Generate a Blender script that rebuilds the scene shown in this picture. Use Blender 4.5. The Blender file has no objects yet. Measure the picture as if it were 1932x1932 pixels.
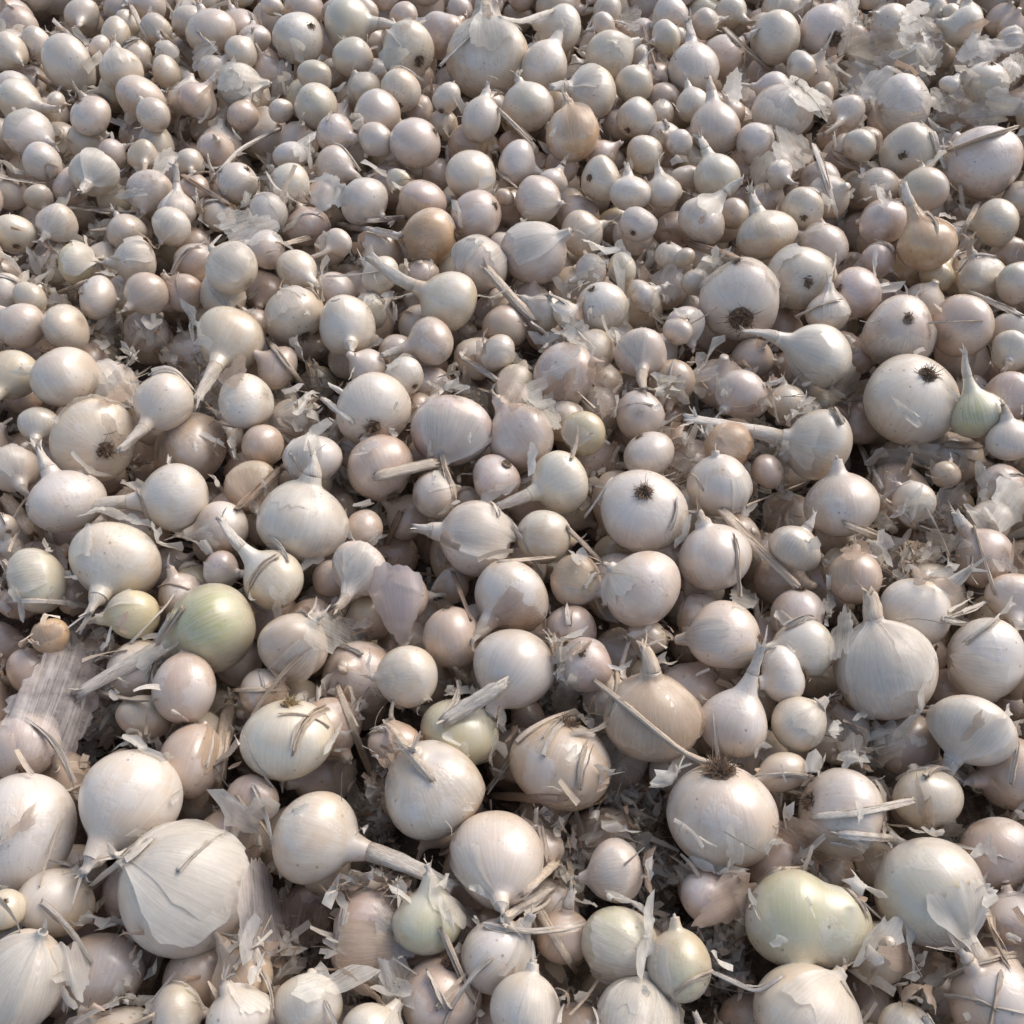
import bpy, math, random
import numpy as np
from mathutils import Vector, Matrix, Quaternion
from mathutils.bvhtree import BVHTree

rng = np.random.default_rng(7)
random.seed(7)
R = math.radians
scene = bpy.context.scene
COL = scene.collection

# ---------------------------------------------------------------- camera
CAM_H, PITCH, FOV = 0.42, 53.0, 52.0
cam_data = bpy.data.cameras.new("camera")
cam = bpy.data.objects.new("camera", cam_data)
COL.objects.link(cam)
cam.location = (0, 0, CAM_H)
cam.rotation_euler = (R(90 - PITCH), 0, 0)
cam_data.sensor_width = 36
cam_data.lens = 18 / math.tan(R(FOV / 2))
cam_data.clip_start, cam_data.clip_end = 0.02, 100
scene.camera = cam

# ---------------------------------------------------------------- light
SUN_ELEV, SUN_AZ = 42.0, 45.0        # azimuth from +Y (away from the viewer) towards +X
world = bpy.data.worlds.new("World")
scene.world = world
world.use_nodes = True
wn = world.node_tree.nodes
wl = world.node_tree.links
sky = wn.new("ShaderNodeTexSky")
sky.sky_type = 'NISHITA'
sky.sun_disc = False
sky.sun_elevation = R(SUN_ELEV)
sky.sun_rotation = R(SUN_AZ)
sky.air_density, sky.dust_density, sky.ozone_density = 1.0, 3.0, 1.0
wn["Background"].inputs["Strength"].default_value = 0.15
wl.new(sky.outputs[0], wn["Background"].inputs["Color"])
sun_data = bpy.data.lights.new("sun", 'SUN')
sun_data.energy = 1.15
sun_data.angle = R(42)
sun_data.color = (1.0, 1.0, 0.99)
sun = bpy.data.objects.new("sun", sun_data)
COL.objects.link(sun)
to_sun = Vector((math.sin(R(SUN_AZ)) * math.cos(R(SUN_ELEV)), math.cos(R(SUN_AZ)) * math.cos(R(SUN_ELEV)), math.sin(R(SUN_ELEV))))
sun.rotation_euler = (-to_sun).to_track_quat('-Z', 'Y').to_euler()
scene.view_settings.view_transform = 'Standard'
scene.view_settings.look = 'None'
scene.view_settings.exposure = 0.5
scene.view_settings.gamma = 1.0

# ---------------------------------------------------------------- survey of the heap
# Onions read off the photograph. First letter line = which ninth of the picture; then x y r in that ninth (1932 units across),
# a = length/width, d = direction the neck points (degrees, 0 right, 90 up), w = how far the neck points at the viewer,
# n = dry neck length in radii, R = root tuft (1 disc, 2 hairy, 3 shaggy mat), c = colour (t: tan, also beige with its shade put into the tint), l = level in the heap,
# q = how pointed, s = papery skin patches, | short name of the unmistakable ones
ONIONS = """
@A
50 290 105 d-40 n.2
205 245 88 s1
385 350 135 a1.22 d-62 cw|glossy egg-shaped upper-left onion
455 90 95 l-1
640 195 95 d-20 R1 w-.3
550 265 70
670 385 120 d100 n.3
860 165 85
700 130 70 l-.8
1165 180 140 d110 w.2 R1 a.85
1330 290 95
920 300 75 s1 l-.4
1500 30 60
1680 60 110 l-.7 s1
1650 215 145 s1 cw
920 400 90 l-.6
625 490 85 l-.6
775 540 140
845 635 95
1090 560 110 ct s1
1325 480 135 s2 cw|ragged-skinned white onion
1340 640 85 ct l-.6
1550 610 70 l-.4
1740 420 95 R1 d100 w-.5
1750 580 125 a1.1 d-50
1850 740 110
110 560 125 d-15 n1
160 740 135 d-25 n.2 cw
500 640 115
310 560 60
480 790 110 l-.5
235 890 105
520 960 135 d-100 n.4 s1 cw
860 800 115 l-.6
790 860 85 l-.5
1050 900 80 l-.5
1605 860 95
1600 1020 115 d-10 w-.6 R1 cw|small onion with black root spot
1310 1010 110
830 1060 125
980 1160 110 d90 n.9 q1.4|teardrop onion with upright neck
390 1040 110 l-1 cp
315 1230 110 d-110 n.3 s1
950 1250 115 cw|round white onion by stalk shreds
700 1280 110 l-.6
1480 1170 105 cw s1
80 1290 115
70 1070 90 l-1 cp
215 1090 80 l-.8 s1
420 1450 115 cy d0 R2|yellowish onion with shaggy roots
750 1440 130 d190 n.4 s1
810 1620 120 ct
1020 1620 105 ct l-.4
1280 1480 145
1230 1620 130 s2 l-.4
1200 1740 160 l-.8
1265 1880 185 d-105 n1.1 q1 cc a.95|cream downward-pointing onion
1620 1740 175 d120 R2 s2 w-.2|onion with glossy torn white skin
1850 1610 110 l-.7 ct
1640 1490 110 a1.1 d-40 q1.2 n.3
1870 1340 80 d225 n.9 q1.2
1700 1250 130 l-.9 ct
365 1810 140 d200
540 1650 120 d0 R2 w-.3
170 1650 110
120 1800 130
30 1620 110 l-.3
1850 920 110 l-.5
@B
60 130 150 d-5 n1 cw q1|white onion with neck pointing right
160 60 70 l-.8
90 320 115
390 280 155 d130 w-.5 R2 a.85 s1|broad onion with dark root patch
460 440 90 l-.8 ct
590 200 130 d55 q1.1 ct
830 330 225 d95 n.6 s2 cc|large onion under torn white skin
1135 370 130 a1.1 d60
1240 160 125 d170 n.4
1220 40 130 l-.8 ct
1470 140 70
1500 300 130 d25 q1.1 n.2
1640 470 110
1820 215 95
1840 90 100
150 490 95 l-.4
350 500 115 d90 R1 w-.4
605 540 85 a1.12 d70 R1
1400 520 150 d180 w.5 n.5 cc s1|cream onion with facing neck
1055 590 140 cw
790 660 110 a1.15 d80
220 630 135 d-20 a.95
1650 650 115 d60
460 610 85 l-.8
590 690 90 l-.8 R2
1300 740 155 d100 n.4 cg s1|orange-patched tan onion
430 790 145 d200 w-.45 R1|onion with black root dot
215 770 95
720 800 120 l-.7 ct s2
740 975 140 a1.08 d-60
990 900 120 d-20 q1.3 n.1
1040 830 65
1240 920 95 l-.8 ct
1460 990 125
1620 1070 115 cw
1190 1000 90
1800 1060 95 d100 n.5 q1.2
1110 1100 135
930 1090 55
1700 850 105 l-.4
1890 790 75
150 1110 140
340 1010 75 s1
470 1110 135 ct s1
770 1190 140 cp s1
515 1300 150 cg d180 R2 w-.2 n.3|golden-brown onion
240 1390 130 ct l-.9
240 1520 110 cw
790 1470 165 s2 d40
1085 1390 175 a1.08 cp d20 w.5|large pink-veined onion
1350 1290 125 l-.4
1660 1240 100 R1 w-.6 d60
1575 1480 90
1400 1500 100 s2
1830 1410 85 l-.4
620 1660 180 d160 n1.5 q1 cc|round onion with shredded left neck
60 1800 165 d-75 n.3 cw|bright smooth white onion
190 1720 100 l-.9
890 1660 75 l-.9
930 1800 130 l-.8 ct
1140 1730 110 l-.3 s1
1270 1740 90 s1
1460 1700 145 s1
1690 1640 100
1880 1830 90
@C
30 80 55
20 200 50
170 130 85
310 70 90 l-.4
560 210 140 d140|round onion beside fallen stalk
600 50 110 l-.6 s1
270 310 125 l-.3 ct
110 380 140 d95 n.6
830 170 140 d110 w-.7 R3 cp|onion with shaggy brown root mat
700 380 95
1190 130 105
1600 150 110
1530 80 60
1440 40 70
1720 460 120 s1
1260 580 165 s2 cw|onion wrapped in translucent skin
1530 470 60
100 580 90 l-.4
230 710 140 d95 n.5 q1.1
450 790 110 d40
40 790 65
600 620 165 d250 w-.5 R2 s2 cp|flaky onion with black roots
960 620 95 d230 n1.2 q1.2|small onion with thin drooping neck
1025 800 95
1300 840 155 cp a.9
1700 900 200 l-.4 cp|large lilac-shaded onion
1380 1050 130 cp
1130 1040 110 l-.8
70 980 90 l-.6
240 980 130
580 960 80
0 1060 60
140 1210 145
330 1180 85 l-.5
510 1300 165 d110 n.5 s1|large onion with ragged top
710 1150 120 R1 d80 w-.7
1160 1230 135
1395 1350 160 d115 n.8 q1.35 cg|orange pear-shaped onion
1780 1230 125
1720 1070 120 l-.8
820 1380 140 l-.4
700 1540 185 d90 w-.95 R1 cc a.9|onion showing flat brown root disc
1000 1620 140
1120 1440 110 ct l-.5
360 1660 225 d80 w-.75 R3 a.9 cc|broad onion with bristly root tuft
1690 1540 125 d115 n.6 s1
1450 1520 100 cy l-.5
1890 1560 130
850 1730 115 s1
1240 1840 195 d-80 w-.95 R1 a.95|round onion with small root button
1590 1800 175 ct l-.4
1880 1850 130
60 1790 110 cw s1
60 1420 60 l-.4
1850 230 80 s1
1330 330 90 l-.8
@D
70 210 140 d-100 n.7 q1.1
355 220 180 d-60 w-.3 R2 cc|onion with root tuft turned up
610 310 175 a.85 l-.2 cp
905 360 160 d240 n1 q.9|round onion with curled-under neck
1360 360 160 cw|polished round white onion
215 490 115 d-80 n.3
520 570 235 a.78 d150 w-.7 R2 cc|wide onion with wiry roots
1060 620 225 ct l-.6 a.8
1450 600 120 ct l-.5
1720 670 165 s2 cw|glossy onion with splintered skin
80 730 140
370 910 210 a.82 d120 cw
970 880 195 d186 n2.4 q1.15 cw|onion with long straight left neck
1230 1050 145 l-.3 d190 n.3
780 1040 165 ct l-.9
1390 830 145 l-.6 s1 ct
1660 1020 255 a.85 d75 n.5 s1 cw|large satin white onion
640 1240 240 a.87 d-100 n.35 q.85 cw|smooth white onion pointing down
1510 1340 170 d135 n1.2 q1.2 cw|pear onion with thin upward neck
200 1340 180 a.85 d10 R2 w-.4 l-.2
740 1530 140 d190 n.4 cy
1170 1600 255 d203 n1.7 q.8 cn R1 a.95|green-striped onion
420 1430 110 ct l-.9
280 1650 105 cg s1
1000 1440 130 l-.9 ct
1220 1280 115 cp l-.5 s1
1620 1700 190 cp s1|beige onion under clear skin
20 1045 80
50 1180 90 l-.7
@E
520 25 135 d200 n.8 q1.1 ct|small tan onion with crooked neck
890 80 110
1260 210 168 a1.12 ct l-.1|big tan onion
1420 80 115 l-.6
1680 90 150 d-95 n.7 s1 q1|onion with torn dangling neck
1850 250 130 ct l-.6
370 220 115 cw s1
200 400 210 d100 w-.8 R2 a.9 cw|onion with black star roots
630 520 225 a.86 d-100 n.15 cp|wide pinkish onion
1020 550 180 d125 n.25 a1.05 q1.05|smooth onion with pointed shoulder
1360 530 130 d235 n.2 cy|small yellow onion
230 730 200 ct l-.3 d120 R1
540 870 130 l-.6 s1
880 790 150 l-.3
1230 800 175 d203 n.9 q1|round onion with left neck stub
1720 650 150 l-.3 R1 d-60 cw
1690 960 240 d-80 w-.88 R2 a.9 cw|onion with brown root rosette
770 1110 215 d170 n.4 s1 R1 cc|speckled onion with frayed neck
1140 1100 155 cw
120 1280 165 s2 cc
960 1430 210 d225 n.5 q.9 s1 cc|onion with brown papery neck
1315 1350 145 d-20 ct
1690 1390 230 d145 n.15 cp|large peach-shaded onion
1290 1610 140 ct l-.7
640 1660 160 ct l-.4 d-80 R1 a1.12
1370 1810 155 d-70 w-.85 R1 ct|little tan onion with root dot
985 1830 230 d235 w.4 n.15 cw|large white onion with straw clump
390 1870 172 cc
1710 1650 120 l-.5
150 1060 110 ct l-.9
@F
800 100 170 d160 n1.1 q1.1 s1 a1.1|long split-skinned onion
370 320 150 l-.2 s1
1305 350 265 d-100 w-.85 R2 a.88 cw|big flat onion with root button
1670 430 150 d105 n1 q1.5 cn|green teardrop onion
1850 330 140 l-.3 cp
1590 110 150 cp l-.6
1860 90 120
800 590 200 d167 n2.6 cc q.85|freckled onion with longest neck
300 600 140 cg d150 s1
620 360 110 l-.8 s1
1860 570 130 cc
250 820 180 s1 cc|cream onion with veined skin
920 930 205 a.88 cp d100|pink-striped onion
1325 910 115 cc
1740 1020 125 l-.5
1500 760 80 l-.9 ct
660 1165 145 d60 n.5 s1 cc|small onion with flared neck
220 1220 205 d110 n.3 cc|tall cream onion
1000 1330 150 ct d80 s1
1330 1520 190 d45 n.7 w.3 cw|round onion with broken upright neck
1700 1220 165 l-.3 ct
1880 1440 155 cp
690 1540 150 l-.5 R2 d-90
280 1660 195 cp s1
710 1720 170 d180 n.3 q1 cw
1170 1840 280 d105 n.6 s3 cc q.6 a1.0|large onion with torn flaps
1720 1770 230 cw s1
600 1890 150 d190 R2 n.6 cw
@G
1020 80 175 a1.15 d95 ct
120 400 195 cp l-.2
110 870 280 a1.17 d-85 cw q.6|large white egg-shaped onion
725 690 265 d-115 n.25 q1.05 cw R1|white onion tapering downward
1060 480 175 a1.22 d80 ct q.6
800 240 150 ct l-.7
1590 360 245 d-95 w-.25 R2 cw|white onion with straw-coloured roots
1390 690 150 ct l-.4
1450 100 130 ct l-.8
1800 300 195 ct l-.7
1740 900 255 d-12 n2.1 q1.1 cc|onion with long neck pointing right
1030 1180 340 a1.1 d140 w.45 n.12 s2 cw q.65|largest white onion
300 1260 205 a.9 d60 R2 w-.4 cc
30 1300 110
110 1700 235 a1.28 d62 s2 cw q.7|long white corner onion
560 1650 250 cp l-.8
1100 1680 200 ct l-.6
1340 1680 180 ct l-.5
970 1890 170 cw
1310 1900 175 d110 n.15 cw|white onion with tiny nub
1700 1830 188 d100 w-.85 R2 cw|bottom onion with round root tuft
@H
530 630 290 a.93 d110 w.55 n.1 cc q.7|pearly onion crossed by flat straw
680 320 215 cn l-.5
1240 500 285 a.85 d-100 w-.1 R2 ct l-.4|broad brown onion among chaff
1740 240 268 a.9 d90 w.3 n.5 ct|tan onion with snapped neck
880 1020 255 a1.1 d-90 w.9 n.15 cc|onion with white nub facing out
1540 1090 172 cp l-.3
500 1370 188 d85 n.3 q1.3 cn|teardrop onion with green lines
190 1500 255 ct l-.8
570 1790 225 ct l-.4 d-110 R3
880 1560 195 d50 w.2 n.4 a1.08 cw s1|round onion with splayed neck
1050 1860 200 d80 cw n.1 s1
190 2010 190 cw
1560 1490 200 a1.1 cn s2|peeled greenish onion
1890 1610 178 cn a1.1
1650 1930 230 s3 cw d70|onion crusted with white flakes
1250 1450 160 ct l-.8
@I
340 275 190 d72 n.9 q1.3 cw|white teardrop onion
690 280 150 d40 q1.1 a1.02 cc|small pointed cream onion
600 540 112 a1.3 d192 n1.2 q1.1 cc|tiny elongated onion
260 790 305 d-85 w-.25 R3 cp a.98|large cracked onion
920 760 255 d-20 R2 cp s2|flaky pink onion
1400 690 188 cc l-.4
1650 310 225 a.82 d230 n.6 cw s1 w.2|oval onion with ragged lower neck
1880 560 215 ct l-.4
1780 990 200 ct l-.5
1400 1200 292 a.98 d-58 w.55 n1.9 cw q.7|smooth round white onion
660 1345 268 d-105 n.2 q.8 cn x1|double-lobed onion
730 1890 290 cc a.95|broad cream bottom onion
1290 1990 160 s2
1750 1780 260 cp l-.2
180 1230 150 cp l-.6
1870 1350 195 ct l-.6
"""
# loose dry stalks: ninth, width, points, colour (w pale, t straw, b brown), f = frayed into strips
STALKS = """
A 34 w 1170 1000 1310 830 1540 710
A 30 t 720 30 840 270
A 24 t 890 170 1060 370
A 36 b 210 420 420 545
A 44 wf 410 1150 740 1175
A 50 bf 1000 960 1260 1130
A 24 t 280 1630 480 1550
A 30 t 1560 1350 1710 1310
B 64 wf 0 1235 360 1300
B 40 w 160 1215 375 1200
B 50 t 820 1480 960 1640 1090 1770
B 40 tf 890 600 1070 780
B 40 w 900 100 1010 125 1190 60
B 22 b 1690 140 1760 370
B 24 t 880 940 1000 1040
C 40 t 270 150 400 280 540 390
C 50 t 1510 830 1690 760 1890 700
C 40 wf 1420 730 1500 930
C 50 wf 770 800 830 960 900 1200
C 60 b 60 1330 350 1440
C 34 t 1580 1020 1600 1200
C 30 t 1680 1120 1570 1340
C 54 wf 1640 1610 1920 1740
C 44 b 880 840 1040 950
D 44 t 1480 10 1710 310
D 46 t 1700 130 1780 400
D 44 w 1780 340 1940 470
D 80 t 20 880 180 1090
D 42 w 40 1450 300 1455 570 1495
D 60 b 1540 730 1310 950
D 50 t 870 1650 840 1900
E 84 t 220 770 560 690
E 38 w 690 110 890 240
E 32 t 890 1240 1200 1212
E 36 t 1270 1050 1460 1240
E 34 b 640 1300 740 1560
E 44 b 350 970 270 1150
E 56 tf 650 1820 745 1940
F 12 t 320 960 730 800
F 66 t 260 950 430 1130 700 1390
F 50 t 940 1030 1240 1140 1430 1170
F 60 wf 1030 600 1150 850
F 60 t 1130 870 1340 1060
F 54 t 1490 590 1690 600
F 40 w 860 1320 870 1580
F 50 wf 1500 1560 1730 1460
G 76 t 1270 140 1180 700
G 30 t 1280 90 1600 80
G 80 wf 505 1165 640 1060 830 920
G 70 t 870 1560 780 1820
H 86 w 590 260 920 60
H 28 w 570 40 720 110
H 60 t 270 270 390 430 520 580
H 40 t 0 60 90 310 220 640
H 42 t 1420 40 1600 180 1932 460 2120 520 2240 505
H 60 b 860 670 1230 690
H 46 t 1100 740 1170 1070
H 90 wf 900 1360 1180 1180
H 56 t 1090 1260 1320 1640
H 54 t 1220 1030 1030 1210
I 9 b 590 830 850 1090 1160 1230
I 48 w 760 790 1000 770 1320 700
I 50 w 900 880 1220 905
I 40 wf 200 1640 460 1760 600 1665
I 54 t 50 1900 350 1740
"""
# loose papery skins: ninth, x y, half-length, half-width, direction of the long side, curl, colour (w clear white, b brownish)
SKINS = """
G 300 160 330 250 70 .8 v
E 330 1460 250 172 97 .9 o
A 1350 1260 150 120 20 .5 w
A 1820 1070 115 95 70 .9 w
E 970 270 120 95 60 .4 b
E 1490 270 150 105 100 .5 b
F 1330 650 165 70 -10 .9 w
F 1850 920 150 110 60 .6 w
G 1430 1320 320 115 95 .8 v
G 1640 1400 210 140 80 .3 b
D 1830 1620 165 120 -30 .5 w
I 1150 400 140 110 20 .7 w
I 1490 850 150 50 -5 .5 w
I 800 930 230 120 -20 .5 b
H 60 580 130 70 95 .4 w
H 1270 130 120 80 60 .5 w
G 1440 890 100 60 -65 .4 w
H 690 1310 110 55 -40 .6 w
E 1130 390 150 55 -50 .5 w
F 800 280 160 60 -15 .5 w
F 950 250 100 80 70 .4 w
D 640 330 80 50 10 .5 b
H 1640 620 170 90 -30 .5 b
H 1800 1000 150 90 -60 .5 b
G 400 1620 180 80 -75 .8 w
I 300 1250 200 120 30 .5 b
I 1350 1600 190 110 -15 .5 b
C 1100 260 150 110 20 .5 w
C 1350 180 140 90 -20 .5 w
C 1750 620 180 80 5 .5 w
C 350 470 90 70 60 .5 w
C 720 520 140 60 -30 .6 w
C 650 820 150 90 -60 .4 w
C 1150 480 130 100 50 .6 w
C 1880 370 90 80 70 .5 w
C 480 930 90 70 60 .5 w
B 1620 100 90 60 50 .5 w
B 280 330 110 60 40 .5 w
B 1340 1840 110 70 -40 .5 w
B 1850 1560 110 70 60 .5 w
A 1270 420 110 60 70 .6 w
A 900 900 90 60 60 .6 w
A 1560 440 100 60 80 .6 w
A 1120 300 90 60 40 .6 w
D 460 1130 100 50 80 .5 w
D 1000 130 130 70 -60 .4 w
D 1290 200 100 60 70 .4 b
F 1530 880 110 70 40 .4 w
F 1500 1130 120 60 -20 .4 w
F 1050 1150 130 60 10 .5 b
F 380 1440 90 60 -15 .5 w
F 930 1640 150 60 85 .6 w
C 1000 180 120 70 40 .5 w
C 1080 330 110 60 -50 .6 w
C 1230 330 120 60 10 .6 w
C 1400 330 110 70 60 .5 w
C 1480 560 100 60 -20 .6 w
C 1560 620 120 60 20 .6 w
C 1640 560 90 60 70 .5 w
C 1820 560 120 70 -10 .6 w
C 1420 120 90 60 80 .6 w
C 1330 60 80 60 20 .6 w
C 960 60 90 60 100 .5 w
C 1660 260 100 70 50 .5 w
C 1780 260 110 60 0 .5 w
C 790 560 100 55 -40 .6 w
C 330 480 90 60 80 .5 w
"""
# hollows of the heap where the photograph shows loose chaff instead of onions: x y r in 1932-wide picture units
HOLLOWS = [(1750,950,120),(1700,1060,80),(1150,1530,120),(1270,1660,70),(1620,1430,70),(300,660,80),(610,760,60),
 (1460,770,80),(1050,690,60),(720,1690,80),(1390,1730,90),(1780,1840,100),(680,1440,50),(860,730,60),(130,1190,80),(1280,790,70),
 (1700,140,120),(1830,230,110),(530,350,60),(60,500,50),(1120,560,50),(1050,1250,40),(480,1780,50)]

# ---------------------------------------------------------------- picture geometry
F_PX = 1024 / math.tan(R(FOV / 2))
CAM_R = np.array(Matrix.Rotation(R(90 - PITCH), 3, 'X'))
CAM_P = np.array((0, 0, CAM_H))
TILE = {k: (674 * (i % 3), 674 * (i // 3)) for i, k in enumerate("ABCDEFGHI")}
S_T = 700 / 1932.0
def tile_px(k, x, y):
    return TILE[k][0] + x * S_T, TILE[k][1] + y * S_T
def ray(px, py):                                     # direction whose depth along the optical axis is 1
    return CAM_R @ np.array(((px - 1024) / F_PX, (1024 - py) / F_PX, -1.0))
def pt(px, py, t):
    return CAM_P + ray(px, py) * t
def to_px(p):
    c = CAM_R.T @ (np.asarray(p) - CAM_P)
    return 1024 + F_PX * c[0] / -c[2], 1024 - F_PX * c[1] / -c[2], -c[2]

# ---------------------------------------------------------------- materials
def nd(nt, t, **kw):
    n = nt.nodes.new(t)
    for k, v in kw.items():
        setattr(n, k, v)
    return n
class Mat:
    def __init__(self, name):
        self.m = bpy.data.materials.new(name)
        self.m.use_nodes = True
        self.nt = self.m.node_tree
        self.nt.nodes.clear()
        self.out = nd(self.nt, "ShaderNodeOutputMaterial")
    def L(self, a, b):
        self.nt.links.new(a, b)
    def attr(self, name):
        return nd(self.nt, "ShaderNodeAttribute", attribute_name=name)
    def mul(self, vec, xyz):
        n = nd(self.nt, "ShaderNodeVectorMath", operation='MULTIPLY')
        self.L(vec, n.inputs[0]); n.inputs[1].default_value = xyz
        return n.outputs[0]
    def noise(self, vec, scale, detail=3.0, rough=.55):
        n = nd(self.nt, "ShaderNodeTexNoise")
        n.inputs["Scale"].default_value = scale; n.inputs["Detail"].default_value = detail; n.inputs["Roughness"].default_value = rough
        self.L(vec, n.inputs["Vector"])
        return n.outputs[0]
    def rng(self, v, a, b, c=0.0, d=1.0, smooth=False):
        n = nd(self.nt, "ShaderNodeMapRange")
        if smooth: n.interpolation_type = 'SMOOTHSTEP'
        n.clamp = True
        self.L(v, n.inputs[0])
        for i, x in enumerate((a, b, c, d)): n.inputs[i + 1].default_value = x
        return n.outputs[0]
    def math(self, op, a, b):
        n = nd(self.nt, "ShaderNodeMath", operation=op)
        for i, x in enumerate((a, b)):
            if isinstance(x, (int, float)): n.inputs[i].default_value = x
            else: self.L(x, n.inputs[i])
        return n.outputs[0]
    def mix(self, f, a, b, mode='MIX'):
        n = nd(self.nt, "ShaderNodeMix", data_type='RGBA', blend_type=mode)
        for i, x in ((0, f), (6, a), (7, b)):
            if isinstance(x, (int, float)): n.inputs[i].default_value = x
            elif isinstance(x, tuple): n.inputs[i].default_value = (*x, 1)
            else: self.L(x, n.inputs[i])
        return n.outputs[2]
    def bump(self, h, strength, dist):
        n = nd(self.nt, "ShaderNodeBump")
        n.inputs["Strength"].default_value = strength; n.inputs["Distance"].default_value = dist
        self.L(h, n.inputs["Height"])
        return n.outputs[0]
    def principled(self, **kw):
        n = nd(self.nt, "ShaderNodeBsdfPrincipled")
        for k, v in kw.items():
            k = k.replace("_", " ")
            if isinstance(v, (int, float)): n.inputs[k].default_value = v
            elif isinstance(v, tuple): n.inputs[k].default_value = v
            else: self.L(v, n.inputs[k])
        return n

def bulb_material():
    M = Mat("onion_skin")
    oc, col, rnd = M.attr("oc"), M.attr("col"), M.attr("rnd")
    pos = nd(M.nt, "ShaderNodeNewGeometry").outputs["Position"]
    sep = nd(M.nt, "ShaderNodeSeparateXYZ"); M.L(oc.outputs["Vector"], sep.inputs[0])
    s = sep.outputs[2]
    off = nd(M.nt, "ShaderNodeVectorMath", operation='ADD')
    M.L(M.mul(oc.outputs["Vector"], (1, 1, .10)), off.inputs[0])
    cmb = nd(M.nt, "ShaderNodeCombineXYZ")
    M.L(M.math('MULTIPLY', rnd.outputs["Fac"], 17.0), cmb.inputs[2]); M.L(cmb.outputs[0], off.inputs[1])
    vein = M.noise(off.outputs[0], 17, 4, .62)
    broad = M.noise(off.outputs[0], 1.3, 1)
    blotch = M.noise(pos, 70, 4, .6)
    fine = M.noise(pos, 420, 4, .65)
    base = M.mix(1.0, col.outputs["Color"], M.mix(M.rng(vein, .28, .72), (.87, .835, .79), (1.04, 1.04, 1.04)), 'MULTIPLY')
    base = M.mix(M.rng(blotch, .45, .75, 0, .5), base, M.mix(1.0, col.outputs["Color"], (.86, .70, .52), 'MULTIPLY'))
    # dry, duller outer film left in patches
    film = M.math('MULTIPLY', M.rng(M.noise(pos, 46, 5, .65), .50, .56), M.rng(rnd.outputs["Fac"], .25, .6))
    base = M.mix(M.math('MULTIPLY', film, .45), base, (.68, .62, .55))
    # green flush in lines along the veins
    g = M.math('MULTIPLY', col.outputs["Alpha"], M.rng(vein, .36, .62, .25, 1))
    g = M.math('MULTIPLY', g, M.math('MULTIPLY', M.rng(s, -.75, -.1), M.rng(s, .85, .25)))
    base = M.mix(g, base, (.37, .36, .13))
    # root end stain and straw-dry tip
    st = M.math('MULTIPLY', M.rng(s, -.78, -.97), M.rng(fine, .3, .6, .3, 1))
    base = M.mix(M.math('MULTIPLY', st, .7), base, (.20, .13, .075))
    tip = M.math('MULTIPLY', M.rng(s, .52, .95), M.rng(vein, .35, .62, .25, 1))
    base = M.mix(M.math('MULTIPLY', tip, .7), base, (.66, .56, .43))
    # specks of soil and small bruises
    vo = nd(M.nt, "ShaderNodeTexVoronoi"); vo.inputs["Scale"].default_value = 210; M.L(pos, vo.inputs["Vector"])
    sp = M.math('MULTIPLY', M.rng(vo.outputs["Distance"], .17, .09), M.rng(M.noise(pos, 60, 2), .53, .60))
    dirt = M.math('MULTIPLY', M.rng(fine, .60, .70), M.rng(M.noise(pos, 33, 3), .52, .66))
    base = M.mix(M.math('MULTIPLY', sp, .6), base, (.17, .11, .07))
    base = M.mix(M.math('MULTIPLY', dirt, .6), base, (.24, .165, .11))
    tan = M.math('MULTIPLY', M.rng(M.noise(pos, 28, 4, .6), .52, .66), M.rng(M.math('FRACT', M.math('MULTIPLY', rnd.outputs["Fac"], 7.3), 0.0), .55, .75))
    base = M.mix(M.math('MULTIPLY', tan, .5), base, M.mix(1.0, base, (.80, .60, .42), 'MULTIPLY'))
    rough = M.math('ADD', M.rng(blotch, .3, .7, .23, .36), M.math('MULTIPLY', film, .15))
    h = M.math('ADD', M.math('MULTIPLY', vein, .45), M.math('ADD', M.math('MULTIPLY', fine, .28), M.math('MULTIPLY', film, .45)))
    p = M.principled(Base_Color=base, Roughness=rough, Normal=M.bump(h, .28, .0008))
    p.inputs["Subsurface Weight"].default_value = .10
    p.inputs["Subsurface Radius"].default_value = (1.0, .6, .35)
    p.inputs["Subsurface Scale"].default_value = .0035
    p.inputs["IOR"].default_value = 1.55
    p.inputs["Specular IOR Level"].default_value = .7
    p.inputs["Coat Weight"].default_value = .45
    p.inputs["Coat Roughness"].default_value = .25
    M.L(p.outputs[0], M.out.inputs[0])
    return M.m

def fibre_material():
    M = Mat("dry_fibre")
    oc, col = M.attr("oc"), M.attr("col")
    pos = nd(M.nt, "ShaderNodeNewGeometry").outputs["Position"]
    streak = M.noise(M.mul(oc.outputs["Vector"], (1, 1, .12)), 9, 4, .65)
    spot = M.noise(pos, 160, 3)
    base = M.mix(1.0, col.outputs["Color"], M.mix(M.rng(streak, .32, .68), (.66, .58, .50), (1.1, 1.1, 1.1)), 'MULTIPLY')
    base = M.mix(M.rng(spot, .55, .75, 0, .5), base, (.40, .29, .19))
    p = M.principled(Base_Color=base, Roughness=.5, Normal=M.bump(streak, .6, .001))
    tr = nd(M.nt, "ShaderNodeBsdfTranslucent"); M.L(base, tr.inputs[0])
    mx = nd(M.nt, "ShaderNodeMixShader"); mx.inputs[0].default_value = .15
    M.L(p.outputs[0], mx.inputs[1]); M.L(tr.outputs[0], mx.inputs[2])
    M.L(mx.outputs[0], M.out.inputs[0])
    return M.m

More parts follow.
